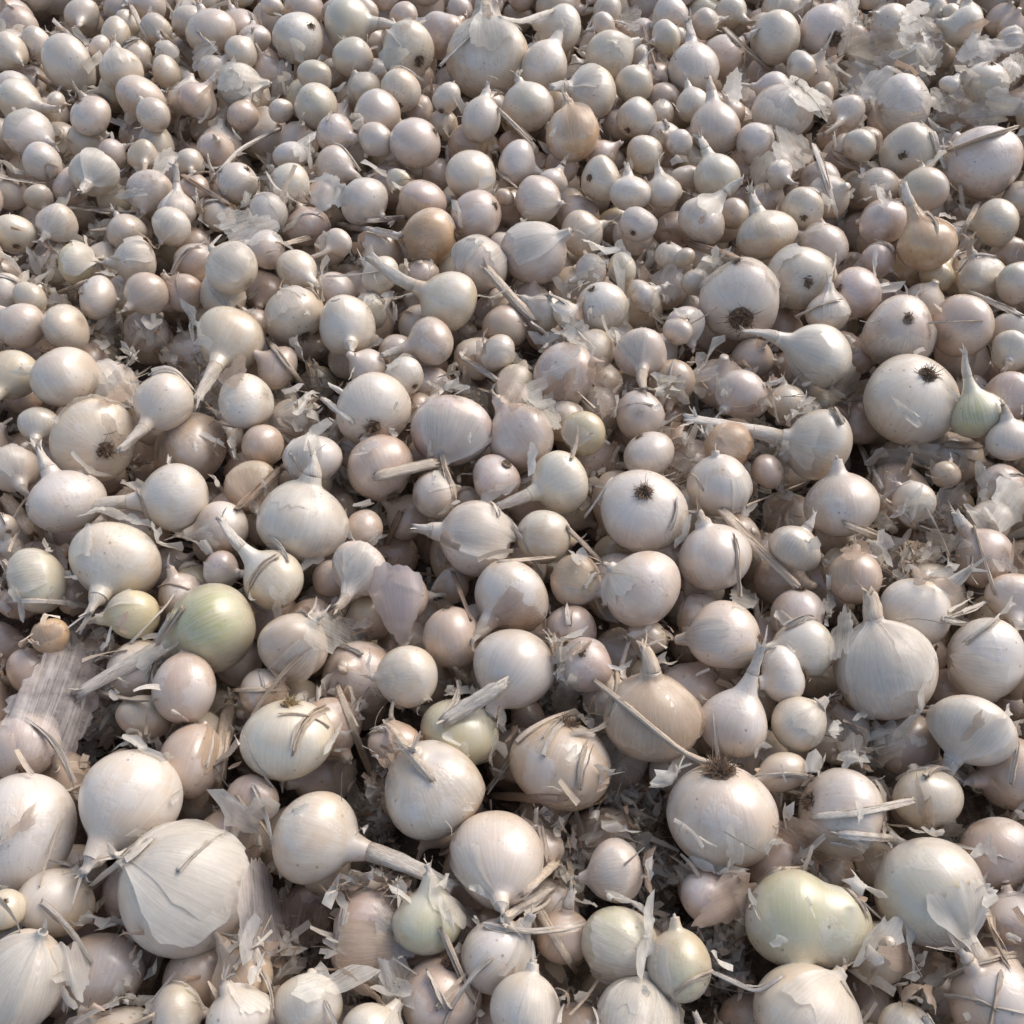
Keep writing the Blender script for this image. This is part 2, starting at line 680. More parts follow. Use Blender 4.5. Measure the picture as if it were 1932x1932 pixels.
def skin_material():
    M = Mat("papery_skin")
    oc, col = M.attr("oc"), M.attr("col")
    pos = nd(M.nt, "ShaderNodeNewGeometry").outputs["Position"]
    vein = M.noise(M.mul(oc.outputs["Vector"], (1, 1, .05)), 20, 4, .62)
    cloud = M.noise(pos, 130, 4, .6)
    base = M.mix(1.0, col.outputs["Color"], M.mix(M.rng(vein, .3, .7), (.94, .92, .89), (1.03, 1.03, 1.03)), 'MULTIPLY')
    h = M.math('ADD', M.math('MULTIPLY', vein, .25), M.math('MULTIPLY', cloud, .8))
    p = M.principled(Base_Color=base, Roughness=M.rng(cloud, .35, .7, .16, .28), Normal=M.bump(h, .28, .001))
    tl = nd(M.nt, "ShaderNodeBsdfTranslucent"); M.L(base, tl.inputs[0])
    m1 = nd(M.nt, "ShaderNodeMixShader"); m1.inputs[0].default_value = .30
    M.L(p.outputs[0], m1.inputs[1]); M.L(tl.outputs[0], m1.inputs[2])
    tp = nd(M.nt, "ShaderNodeBsdfTransparent")
    m2 = nd(M.nt, "ShaderNodeMixShader")
    M.L(M.math('MULTIPLY', M.rng(M.math('ADD', M.math('MULTIPLY', vein, .5), M.math('MULTIPLY', cloud, .5)), .38, .64, .66, .34), col.outputs["Alpha"]), m2.inputs[0])
    M.L(m1.outputs[0], m2.inputs[1]); M.L(tp.outputs[0], m2.inputs[2])
    M.L(m2.outputs[0], M.out.inputs[0])
    return M.m

def root_material():
    M = Mat("dry_roots")
    col = M.attr("col")
    pos = nd(M.nt, "ShaderNodeNewGeometry").outputs["Position"]
    base = M.mix(M.rng(M.noise(pos, 300, 2), .35, .65), col.outputs["Color"], M.mix(1.0, col.outputs["Color"], (1.9, 1.8, 1.6), 'MULTIPLY'))
    p = M.principled(Base_Color=base, Roughness=.75)
    M.L(p.outputs[0], M.out.inputs[0])
    return M.m

def floor_material():
    M = Mat("floor_litter")
    pos = nd(M.nt, "ShaderNodeNewGeometry").outputs["Position"]
    n = M.noise(pos, 140, 5, .65)
    base = M.mix(M.rng(n, .35, .65), (.10, .07, .05), (.28, .21, .15))
    p = M.principled(Base_Color=base, Roughness=.9, Normal=M.bump(n, 1.0, .004))
    M.L(p.outputs[0], M.out.inputs[0])
    return M.m

M_BULB, M_FIBRE, M_SKIN, M_ROOT, M_FLOOR = bulb_material(), fibre_material(), skin_material(), root_material(), floor_material()

# ---------------------------------------------------------------- meshes from arrays
class Geo:                                            # verts, quads, tris and per-point attributes
    def __init__(self):
        self.v, self.q, self.t, self.oc, self.col, self.rnd, self.n = [], [], [], [], [], [], 0
    def add(self, v, q=None, t=None, oc=None, col=(1, 1, 1, 0), rnd=0.0):
        v = np.asarray(v, float).reshape(-1, 3); k = len(v)
        self.v.append(v)
        if q is not None and len(q): self.q.append(np.asarray(q) + self.n)
        if t is not None and len(t): self.t.append(np.asarray(t) + self.n)
        self.oc.append(np.zeros((k, 3)) if oc is None else np.asarray(oc, float).reshape(-1, 3))
        c = np.asarray(col, float)
        self.col.append(np.broadcast_to(c, (k, 4)) if c.ndim == 1 else c)
        self.rnd.append(np.full(k, rnd))
        self.n += k
    def arrays(self):
        V = np.concatenate(self.v)
        Q = np.concatenate(self.q).astype(np.int32) if self.q else np.zeros((0, 4), np.int32)
        T = np.concatenate(self.t).astype(np.int32) if self.t else np.zeros((0, 3), np.int32)
        return V, Q, T
    def mesh(self, name, mat):
        V, Q, T = self.arrays()
        me = bpy.data.meshes.new(name)
        me.vertices.add(len(V)); me.vertices.foreach_set("co", V.astype(np.float32).ravel())
        nl = Q.size + T.size
        me.loops.add(nl); me.loops.foreach_set("vertex_index", np.concatenate([Q.ravel(), T.ravel()]).astype(np.int32))
        me.polygons.add(len(Q) + len(T))
        me.polygons.foreach_set("loop_start", np.concatenate([np.arange(len(Q)) * 4, Q.size + np.arange(len(T)) * 3]).astype(np.int32))
        me.polygons.foreach_set("use_smooth", np.ones(len(Q) + len(T), bool))
        me.update(calc_edges=True)
        for nm, typ, dat, key in (("oc", 'FLOAT_VECTOR', self.oc, "vector"), ("col", 'FLOAT_COLOR', self.col, "color"), ("rnd", 'FLOAT', self.rnd, "value")):
            a = me.attributes.new(nm, typ, 'POINT')
            a.data.foreach_set(key, np.concatenate(dat).astype(np.float32).ravel())
        me.materials.append(mat)
        return me
def grid_quads(m, n, closed):
    i = np.arange(m - 1)[:, None]; j = np.arange(n if closed else n - 1)[None, :]
    a = i * n + j; b = i * n + (j + 1) % n
    return np.stack([a, b, b + n, a + n], -1).reshape(-1, 4)
def link(name, geo, mat, parent=None):
    o = bpy.data.objects.new(name, geo.mesh(name, mat))
    COL.objects.link(o)
    if parent is not None: o.parent = parent
    return o

TINT = {'w': (.69, .613, .51), 'c': (.665, .572, .458), 't': (.585, .46, .365), 'g': (.59, .40, .235), 'n': (.67, .61, .46), 'p': (.64, .535, .445), 'y': (.64, .55, .36)}  # t serves tan skins and paints the shade on low-lying beige ones
STRAW = {'w': (.88, .81, .71), 't': (.79, .67, .53), 'b': (.54, .40, .29)}

def bulb_fn(q, a, nk, lump):
    kk = min(.85, max(0, q - .5) * .95)
    LA = 1.02 + .62 * max(0, q - .5)
    L = LA * a
    r0 = (1 + (nk + kk) ** 4) ** .25
    p1, p2, p3, k1, k2, k3 = lump
    sk = (k1 - .033) * 5.0; sk2 = (k2 - .033) * 5.0
    def f(th, s):
        th, s = np.broadcast_arrays(np.asarray(th, float), np.asarray(s, float))
        u = np.sin(s * math.pi / 2); lo = s < 0
        zz = np.clip(u, 0, 1) * LA                     # globe below, drawn out smoothly into the neck above
        glo = np.clip(1 - zz * zz, 0, 1) ** .55
        nek = nk + kk * np.exp(-(zz / .92) ** 2)
        up = (glo ** 4 + nek ** 4) ** .25 / r0
        rad = np.where(lo, np.sqrt(np.clip(1 - u * u, 0, 1)), up)
        z = np.where(lo, a * u * .97, L * u)
        z = z + np.where(lo, .10 * np.clip(-u - .9, 0, 1), 0)
        w = np.cos(np.clip(s, -1, 1) * math.pi / 2)
        rad = rad * (1 + w * (k1 * np.cos(2 * th + p1) + k2 * np.cos(3 * th + p2) + k3 * np.cos(th * 5 + p3 + 2 * s)))
        x, y = rad * np.cos(th), rad * np.sin(th)
        dent = np.clip((np.cos(th - p1) * w + .25 * u) - .72, 0, 1) * k2 * 7
        x, y = x * (1 - dent), y * (1 - dent)
        z = z + sk2 * rad * np.cos(th - p3) * w
        x = x + sk * np.clip(u, 0, 1) ** 2 * a
        return np.stack([x, y, z], -1)
    return f, L

def lathe(geo, f, r, m, n, col, rnd, twin=None):
    s = np.linspace(-1, 1, m)[:, None]; th = np.linspace(0, 2 * math.pi, n, endpoint=False)[None, :]
    v = f(th, s) * r
    oc = np.stack(np.broadcast_arrays(np.cos(th), np.sin(th), s), -1)
    if twin is not None:                               # two cloves swelling in one skin, with a crease between
        sd, amt = twin; h = v / (r * 1.0); dd = h @ sd
        v = v + sd * (np.clip(dd, 0, None) ** .8 * amt * r)[..., None]
        v = v * (1 - .17 * amt * np.exp(-((dd - .30) / .20) ** 2))[..., None]
    if len(col) == 5:
        av = col[3] * np.clip(np.cos(th - col[4]) * .9 + .15, 0, 1) ** 2.2 + 0 * s
        col = np.concatenate([np.broadcast_to(np.array(col[:3]), (m * n, 3)), av.reshape(-1, 1)], 1); col = np.concatenate([col, col[-1:]])
    top = v[-1].mean(0); k = m * n
    geo.add(np.concatenate([v.reshape(-1, 3), top[None]]), grid_quads(m, n, True),
            np.array([[(m - 1) * n + j, (m - 1) * n + (j + 1) % n, k] for j in range(n)]),
            np.concatenate([oc.reshape(-1, 3), [[0, 0, 1]]]), col, rnd)

def frame_along(path):
    T = np.gradient(path, axis=0); T /= np.linalg.norm(T, axis=1)[:, None] + 1e-12
    up = np.array((0, 0, 1.0)) if abs(T[0][2]) < .9 else np.array((1.0, 0, 0))
    N = []; prev = up
    for t in T:
        nn = prev - t * prev.dot(t); nn /= np.linalg.norm(nn) + 1e-12
        N.append(nn); prev = nn
    N = np.array(N); return T, N, np.cross(T, N)
def tube(geo, path, w, flat, col, seg=10, ridge=.18, jag=0.0, twist=0.0, cap=True, g=None, ramp=False):
    g = g or rng
    path = np.asarray(path, float); m = len(path)
    T, N, B = frame_along(path)
    w = np.broadcast_to(np.asarray(w, float), (m,)); flat = np.broadcast_to(np.asarray(flat, float), (m,))
    th = np.linspace(0, 2 * math.pi, seg, endpoint=False)
    am = np.interp(np.linspace(0, 1, m), [0, .15, .5], [0, .12, 1])[:, None] if ramp else np.ones((m, 1))
    rd = 1 + ridge * g.uniform(-1, 1, seg)[None] * am
    tw = np.linspace(0, twist, m)[:, None]
    wob = 1 + .10 * g.uniform(-1, 1, (m, 1)) * am
    cx = np.cos(th)[None] * rd * w[:, None] * wob; cy = np.sin(th)[None] * rd * (w * flat)[:, None] * wob
    a = np.cos(tw) * cx - np.sin(tw) * cy; b = np.sin(tw) * cx + np.cos(tw) * cy
    v = path[:, None] + B[:, None] * a[..., None] + N[:, None] * b[..., None]
    if jag: v[-1] += T[-1] * (g.uniform(-1, 1, seg) * jag)[:, None]; v[0] -= T[0] * (g.uniform(-.5, .5, seg) * jag)[:, None]
    t = np.cumsum(np.r_[0, np.linalg.norm(np.diff(path, axis=0), axis=1)])
    oc = np.stack(np.broadcast_arrays(np.cos(th)[None], np.sin(th)[None], t[:, None] / (w.max() + 1e-9)), -1) + g.uniform(0, 30)
    k = m * seg
    q = grid_quads(m, seg, True)
    col = np.asarray(col, float)
    if col.ndim == 2: col = np.concatenate([np.repeat(col, seg, 0), col[[0, -1]]] if cap else [np.repeat(col, seg, 0)])
    if cap:
        c = np.stack([v[0].mean(0), v[-1].mean(0)])
        tri = [[(j + 1) % seg, j, k] for j in range(seg)] + [[(m - 1) * seg + j, (m - 1) * seg + (j + 1) % seg, k + 1] for j in range(seg)]
        geo.add(np.concatenate([v.reshape(-1, 3), c]), q, tri, np.concatenate([oc.reshape(-1, 3), oc[[0, -1], 0]]), col)
    else:
        geo.add(v, q, None, oc, col)
def ribbon(geo, path, w, col, nrm=None, g=None):
    g = g or rng
    path = np.asarray(path, float); m = len(path)
    T, N, B = frame_along(path)
    ph = g.uniform(0, 6.28); tw = ph + np.linspace(0, g.uniform(-1.5, 1.5), m)
    side = B * np.cos(tw)[:, None] + N * np.sin(tw)[:, None]; up = np.cross(side, T)
    w = np.broadcast_to(np.asarray(w, float), (m,))[:, None]
    v = np.stack([path - side * w, path + up * w * .25, path + side * w], 1)
    oc = np.stack(np.broadcast_arrays(np.array([-1, 0, 1.])[None], np.zeros((1, 3)), np.arange(m)[:, None] * .5), -1) + g.uniform(0, 30)
    geo.add(v, grid_quads(m, 3, False), None, oc, col)
def sheet_grid(rings, seg, g, jag=.22):               # ragged disc: polar coordinates, then triangles and quads
    rho = np.linspace(0, 1, rings + 1)[1:]
    th = np.linspace(0, 2 * math.pi, seg, endpoint=False)
    jn = g.uniform(-1, .6, seg); jn = jn * .75 + np.roll(jn, 1) * .25
    edge = 1 + jag * (.6 * np.sin(th * 2 + g.uniform(0, 6.3)) + .5 * np.sin(th * 3 + g.uniform(0, 6.3)) + jn)
    e = (1 - rho[:, None]) + rho[:, None] * edge[None]
    x = rho[:, None] * e * np.cos(th); y = rho[:, None] * e * np.sin(th)
    xy = np.concatenate([[[0, 0]], np.stack([x, y], -1).reshape(-1, 2)])
    tri = np.array([[0, 1 + (j + 1) % seg, 1 + j] for j in range(seg)])
    q = grid_quads(rings, seg, True) + 1
    return xy, q, tri

# ---------------------------------------------------------------- the onions of the photograph
onions = []
tile = None
for line in ONIONS.strip().splitlines():
    line = line.strip()
    if line.startswith('@'):
        tile = line[1]; continue
    body, _, lm = line.partition('|')
    tk = body.split()
    o = dict(a=None, d=None, w=None, n=0.0, R=0, c=None, l=0.0, q=None, s=None, x=0, lm=lm.strip())
    for k in tk[3:]:
        o[k[0]] = k[1:] if k[0] == 'c' else float(k[1:])
    o['px'], o['py'] = tile_px(tile, float(tk[0]), float(tk[1]))
    o['rp'] = float(tk[2]) * S_T
    if o['a'] is None: o['a'] = rng.uniform(.80, 1.04)
    if not o['lm'] and o['n'] == 0 and not o['R'] and o['l'] > -.5 and rng.random() < .20: o['R'] = 1.0; o['w'] = rng.uniform(-.8, -.35)
    if not o['lm'] and o['n'] == 0 and not o['R'] and rng.random() < .55: o['n'] = rng.uniform(.12, .7)
    if o['q'] is None: o['q'] = rng.uniform(.60, 1.12) if o['n'] < .25 else (rng.uniform(.66, .92) if o['lm'] else rng.uniform(.75, 1.25))
    if o['d'] is None: o['d'] = rng.uniform(0, 360)
    if o['w'] is None: o['w'] = .08 + max(0, -.62 * math.sin(R(o['d']))) if o['n'] >= .2 else (rng.uniform(-.35, 0) if o['R'] else rng.uniform(-.6, .5))
    if o['s'] is None: o['s'] = 1 if rng.random() < .42 else 0
    if o['c'] is None: o['c'] = rng.choice(['w', 'c', 'c', 'p', 'c'])
    onions.append(o)
N = len(onions)
PX = np.array([o['px'] for o in onions]); PY = np.array([o['py'] for o in onions]); RP = np.array([o['rp'] for o in onions])
LV = np.array([o['l'] for o in onions]); AS = np.array([o['a'] for o in onions])
RAYS = np.array([ray(x, y) for x, y in zip(PX, PY)])
t0 = CAM_H / -RAYS[:, 2]
t0 = (CAM_H - LV * RP * t0 / F_PX * 1.15) / -RAYS[:, 2]
t = t0.copy()
# settle the heap: neighbours that overlap are pushed apart until they touch
for it in range(260):
    rad = RP * t / F_PX
    P = CAM_P + RAYS * t[:, None]
    D = P[:, None] - P[None]
    dist = np.linalg.norm(D, axis=2) + np.eye(N)
    er = rad * (.45 + .5 * np.minimum(AS, 1.05))
    pen = (er[:, None] + er[None]) * .97 - dist
    np.fill_diagonal(pen, 0)
    pen = np.clip(pen, 0, None)
    pr = LV * 2 + PY / 700.0                           # what lies on top: higher level, then nearer the viewer
    sg = np.sign(pr[:, None] - pr[None])
    mv = (pen * sg).sum(1)
    t = t - np.clip(mv, -.004, .004) * .35 - (t - t0) * .012
RAD = RP * t / F_PX
POS = CAM_P + RAYS * t[:, None]
for i, o in enumerate(onions):
    o['r'], o['p'], o['t'] = RAD[i], POS[i], t[i]
    d, w = R(o['d']), o['w']; sc = math.sqrt(max(0, 1 - w * w))
    o['axis'] = CAM_R @ np.array((math.cos(d) * sc, math.sin(d) * sc, w))
    o['rot'] = Vector((0, 0, 1)).rotation_difference(Vector(o['axis'])) @ Quaternion((0, 0, 1), rng.uniform(0, 6.28))
print("onions read:", N, "radius mm", RAD.min() * 1000, np.median(RAD) * 1000, RAD.max() * 1000, "z", POS[:, 2].min(), POS[:, 2].max())

order = sorted(range(N), key=lambda i: -(onions[i]['rp'] * (.55 if onions[i]['l'] < -.55 else 1) + (1000 if onions[i]['lm'] else 0)))
single = set(order[:300])

# landmarks and wording
SIZES = ((.0100, 'tiny'), (.0135, 'small'), (.0185, 'medium'), (9, 'large'))
CWORD = {'w': 'white', 'c': 'cream', 't': 'beige', 'g': 'golden', 'n': 'greenish', 'p': 'pinkish', 'y': 'yellow'}
DIRS = ['right of', 'upper right of', 'above', 'upper left of', 'left of', 'lower left of', 'below', 'lower right of']
marks = [(o['px'], o['py'], o['lm']) for o in onions if o['lm']]
used = {}
def side_of(px, py, k=0):
    ds = sorted((math.hypot(px - x, py - y), x, y, n) for x, y, n in marks)
    d, x, y, n = ds[k]
    a = math.degrees(math.atan2(y - py, px - x)) % 360
    return f"{DIRS[int((a + 22.5) // 45) % 8]} the {n}"
def unique(make):
    for k in range(12):
        s = make(k)
        if s not in used:
            used[s] = 1; return s
    return s
def compass(d):
    return ['right', 'up right', 'up', 'up left', 'left', 'down left', 'down', 'down right'][int(((d % 360) + 22.5) // 45) % 8]

def hairs(geo, c, nrm, cnt, length, thick, spread, col, g):
    nrm = np.asarray(nrm, float)
    ax = np.cross(nrm, (0.3, .5, .81)); ax /= np.linalg.norm(ax); bx = np.cross(nrm, ax)
    for _ in range(cnt):
        a = g.uniform(0, 6.283); k = g.uniform(.1, 1) * spread
        d = nrm * g.uniform(.5, 1) + (ax * math.cos(a) + bx * math.sin(a)) * k * .9
        d /= np.linalg.norm(d)
        st = c + (ax * math.cos(a) + bx * math.sin(a)) * k * length * .75
        ln = length * g.uniform(.45, 1.1)
        bend = g.normal(0, 1.05, 3) - nrm * .3
        tt = np.linspace(0, 1, 5)[:, None]
        path = st + d * ln * tt + bend * ln * tt ** 2 * .6
        cc = np.array(col) * g.uniform(.4, 2.0)
        tube(geo, path, thick * np.linspace(1, .45, 5), 1, (*cc, 1), seg=3, ridge=0, cap=False, g=g)

def build_onion(o, root, into=None, detail=1.0):
    """Parts of one onion, in its own frame. With `into` the parts are gathered for the joined rest of the heap."""
    g = np.random.default_rng(int(o['px'] * 37 + o['py'] * 101) & 0xffffff)
    r = o['r']; n = o['n'] / max(.6, math.sqrt(max(0, 1 - o['w'] ** 2)))
    nk = .17 if n > .3 else (.11 if n > 0 else .085)
    lump = (*g.uniform(0, 6.28, 3), *(g.uniform(.010, .058, 2)), .008)
    f, L = bulb_fn(o['q'], o['a'], nk, lump)
    rnd = g.uniform()
    col = np.array(TINT[o['c']]) * g.uniform(.93, 1.06) * np.array((1, g.uniform(.97, 1.01), g.uniform(.93, 1.03)))
    alpha = (.9 if 'green teardrop' in o['lm'] or 'striped' in o['lm'] else .5) if o['c'] == 'n' else (.35 if g.random() < .12 else 0.0)
    big = o['rp'] > 55
    parts = {}
    cam_local = np.array(o['rot'].to_matrix().inverted()) @ (CAM_P - o['p'])
    th_c = math.atan2(cam_local[1], cam_local[0])
    twin = None
    if o['x']: twin = (np.array(o['rot'].to_matrix().inverted()) @ (CAM_R @ np.array((.95, -.22, .10))), .62)
    elif not o['lm'] and g.random() < .14:
        sd = np.array((math.cos(rnd * 40), math.sin(rnd * 40), 0)); twin = (sd, g.uniform(.15, .38))
    G = Geo(); lathe(G, f, r * (.90 if twin and not o['x'] else 1), 40 if big else 26, 48 if big else 30, (*col, alpha, th_c + g.uniform(-.5, .5) + (-.5 if o['x'] else 0)), rnd, twin); parts['bulb'] = (G, M_BULB)
    # neck: dry tube growing out of the tip, cut or frayed at the end
    ln = max(n, .10 if o['w'] > -.5 else 0) * r * g.uniform(.9, 1.1)
    if ln > 0:
        G = Geo(); m = 9 if n > .5 else 6
        tt = np.linspace(0, 1, m)
        z0 = L * r * .97
        b = g.normal(0, .16, 2) * (1 if n < 1.6 else .45)
        path = np.stack([b[0] * ln * tt ** 2 + f(0, 1)[..., 0] * 0, b[1] * ln * tt ** 2, z0 + (ln + L * r * .03) * tt], -1)
        path[:, 0] += (lump[3] - .033) * 5.0 * o['a'] * r
        re = float(np.linalg.norm(f(np.linspace(0, 6.28, 12, endpoint=False), 1)[:, :2] - f(np.linspace(0, 6.28, 12, endpoint=False), 1)[:, :2].mean(0), axis=1).mean())
        wn_ = min(nk, re) * (.78 if n > .5 else .7)
        w = r * np.interp(tt, [0, .12, .45, .85, 1], [re * .96, re * .985, wn_ * .4 + re * .6 if n > .5 else wn_, wn_, wn_ * 1.08])
        sc = np.array(STRAW['w' if o['c'] in 'wn' else ('t' if g.random() < .5 else 'w')]) * g.uniform(.85, 1.05)
        fade = np.clip(tt * 2.2, 0, 1)[:, None]
        cc = np.concatenate([(col * .75 + sc * .25) * (1 - fade) + sc * fade, np.ones((m, 1))], 1)
        tube(G, path, w, np.interp(tt, [0, .15, .4, 1], [1, 1, .75, .45]), cc, seg=14, ridge=.30, jag=min(ln * .25, r * .12), twist=g.uniform(-.8, .8), g=g, ramp=True)
        for _ in range(g.integers(2, 7) if n > .1 else g.integers(0, 4)):   # torn strips at the end of the neck
            d = np.array((g.normal(0, .55), g.normal(0, .55), 1.0)); l2 = r * g.uniform(.15, .45)
            s2 = np.linspace(0, 1, 4)[:, None]
            ribbon(G, path[-2] + d * l2 * s2 + g.normal(0, .25, 3) * l2 * s2 ** 2, r * g.uniform(.02, .06) * np.array((1, 1, .8, .3)), (*(sc * g.uniform(.8, 1.1)), 1), g=g)
        parts['neck'] = (G, M_FIBRE)
    if o['R']:
        G = Geo(); k = int(o['R'])
        c0 = np.array((0, 0, -o['a'] * .945 * r)); dn = np.array((0, 0, -1.0))
        fd = lambda th, s: np.stack(np.broadcast_arrays(np.cos(th) * (1 - (s * .5 + .5)) , np.sin(th) * (1 - (s * .5 + .5)), -.25 * (s * .5 + .5) + 0 * th), -1)
        rc = (.135, .092, .062)
        ds = {1: .19, 2: .20, 3: .30}[k] * r
        lathe(G, fd, ds, 4, 14, (*np.array(rc) * .8, 1), 0)
        G.v[0] = G.v[0] + c0 + np.array((0, 0, .006 * r)) + g.normal(0, .012 * r, G.v[0].shape)
        cnt, le, th_, spd = {1: (90, .075, .012, 1.1), 2: (230, .13, .010, 1.1), 3: (380, .18, .010, 1.4)}[k]
        if o['rp'] < 38: cnt //= 2; th_ *= 1.5
        rc2 = (.26, .19, .10) if 'straw' in o['lm'] else rc
        hairs(G, c0, dn, cnt, le * r, th_ * r, spd, rc2, g)
        parts['root_tuft'] = (G, M_ROOT)
    if o['s'] and into is None and not o['x']:
        for k in range(int(o['s'])):
            G = Geo(); m, nn = 12, 22
            wid = g.uniform(.5, 1.3); tc = th_c + g.uniform(-1.1, 1.1)
            sa, sb = (g.uniform(-.25, .3), g.uniform(.75, .97)) if g.random() < .75 else (g.uniform(-.8, -.4), g.uniform(.1, .5))
            U = np.linspace(0, 1, m)[:, None]; V = np.linspace(-1, 1, nn)[None, :]
            jl = np.cumsum(g.normal(0, .05, (m, 2)), 0) * np.linspace(1, .2, m)[:, None]
            jb = np.cumsum(g.normal(0, .05, nn)); jb -= jb.mean()
            th = tc + wid * V * (1 + np.where(V < 0, jl[:, :1], jl[:, 1:])) * np.interp(U, [0, .5, 1], [1.0, .95, .75])
            s = sa + jb[None] * (1 - U) + (sb - sa) * U
            s = np.clip(s, -.97, .985)
            edge = np.maximum(np.abs(V) ** 5 + 0 * U, (1 - U) ** 5 + 0 * V)
            lift = .012 + edge * g.uniform(.02, .11) * (.8 + .35 * np.sin(5 * V + g.uniform(0, 6)) + .2 * np.sin(9 * U + g.uniform(0, 6))) + .01 * np.sin(6 * V + 4 * U)
            v = f(th, s); nrm = v / (np.linalg.norm(v, axis=-1, keepdims=True) + 1e-9)
            v = (v + nrm * lift[..., None]) * r
            oc = np.stack(np.broadcast_arrays(np.cos(th), np.sin(th), s * 3), -1) + g.uniform(0, 9)
            cc = np.array((.82, .765, .675)) if o['c'] not in 'tg' else np.array((.66, .52, .38))
            if 'brown papery' in o['lm']: cc = np.array((.42, .26, .17))
            G.add(v, grid_quads(m, nn, False), None, oc, (*cc * g.uniform(.9, 1.08), g.uniform(.5, 1.1)))
            parts['peeling_skin' + '#' * k] = (G, M_SKIN)
    RM = np.array(o['rot'].to_matrix())
    o['world'] = (parts['bulb'][0].arrays()[0] @ RM.T + o['p'], parts['bulb'][0].arrays()[1])
    if into is None:
        for nm, (G, mt) in parts.items():
            link(nm.rstrip('#'), G, mt, root)
    else:
        for nm, (G, mt) in parts.items():
            V, Q, T = G.arrays()
            into[mt.name].add(V @ RM.T + o['p'], Q, T, np.concatenate(G.oc), np.concatenate(G.col), G.rnd[0][0])

rest = {m.name: Geo() for m in (M_BULB, M_FIBRE, M_SKIN, M_ROOT)}
for i, o in enumerate(onions):
    if i not in single:
        build_onion(o, None, rest); continue
    e = bpy.data.objects.new("onion", None)
    e.empty_display_size = .01
    COL.objects.link(e)
    e.location = o['p']; e.rotation_mode = 'QUATERNION'; e.rotation_quaternion = o['rot']
    size = next(nm for lim, nm in SIZES if o['r'] < lim)
    if o['lm']:
        lab = unique(lambda k: o['lm'] + (' in the heap' if len(o['lm'].split()) < 5 else ' in heap') if k == 0 else o['lm'] + ' ' + side_of(o['px'], o['py'], k))
    else:
        ex = f" with neck pointing {compass(o['d'])}" if o['n'] >= .25 else (' with root end showing' if o['R'] and o['w'] < -.2 else (' with peeling skin' if o['s'] else ''))
        shp = 'pointed ' if o['q'] > 1.0 else ('flattened ' if o['a'] < .88 else ('long ' if o['a'] > 1.07 else 'round '))
        pre = 'half-buried ' if o['l'] <= -.5 else ''
        def words_(k):
            rel = side_of(o['px'], o['py'], k)
            for e_, s_ in ((ex if not pre else '', shp), (ex if not pre else '', ''), ('', shp), ('', '')):
                lab_ = f"{pre}{size} {CWORD[o['c']]} {s_}onion{e_}, {rel}"
                if len(lab_.split()) <= 16: break
            return lab_
        lab = unique(words_)
    e['label'] = lab; e['category'] = 'onion'; e['group'] = 'onions lying in the heap'
    build_onion(o, e)

# ---------------------------------------------------------------- the rest of the heap, under and around them
def low_sphere(m, n):
    s = np.linspace(-1, 1, m)[:, None]; th = np.linspace(0, 2 * math.pi, n, endpoint=False)[None, :]
    return s, th
HOLL = [(x * 2048 / 1932, y * 2048 / 1932, r * 2048 / 1932) for x, y, r in HOLLOWS]
C_all = [list(o['p']) + [o['r'] * .96] for o in onions]
cand = rng.uniform((-.80, -.16), (.80, 1.22), (9500, 2))
fill = []
arr = np.zeros((N + 9500, 4)); arr[:N] = C_all; cnt = N
APX = np.stack([PX, PY, RP, t], 1)
for k, (x, y) in enumerate(cand):
    r = float(np.clip(rng.lognormal(math.log(.0140), .16), .0095, .0195))
    near = arr[:cnt][(np.abs(arr[:cnt, 0] - x) < .05) & (np.abs(arr[:cnt, 1] - y) < .05)]
    u, v, dep = to_px((x, y, 0))
    inside = -40 < u < 2088 and -40 < v < 2088
    hollow = any((u - a) ** 2 + (v - b) ** 2 < c * c for a, b, c in HOLL) if inside else False
    zs = np.arange(.004, -.062, -.004) if not hollow else np.arange(-.026, -.062, -.004)
    if inside: zs = zs - .012
    placed = None
    for z in zs:
        d = np.sqrt((near[:, 0] - x) ** 2 + (near[:, 1] - y) ** 2 + (near[:, 2] - z) ** 2)
        if len(d) and (d < (near[:, 3] + r) * .96).any(): continue
        if inside:
            uu, vv, dd = to_px((x, y, z)); rp = r * F_PX / dd
            dp = np.hypot(APX[:, 0] - uu, APX[:, 1] - vv)
            if ((dp < APX[:, 2] * .93 + rp * .55) & (dd < APX[:, 3] + .004)).any(): continue
        placed = z; break
    if placed is None: continue
    arr[cnt] = (x, y, placed, r); cnt += 1
    fill.append((x, y, placed, r))
print("filler onions:", len(fill))
fill_geo = rest[M_BULB.name]
fill_world = []
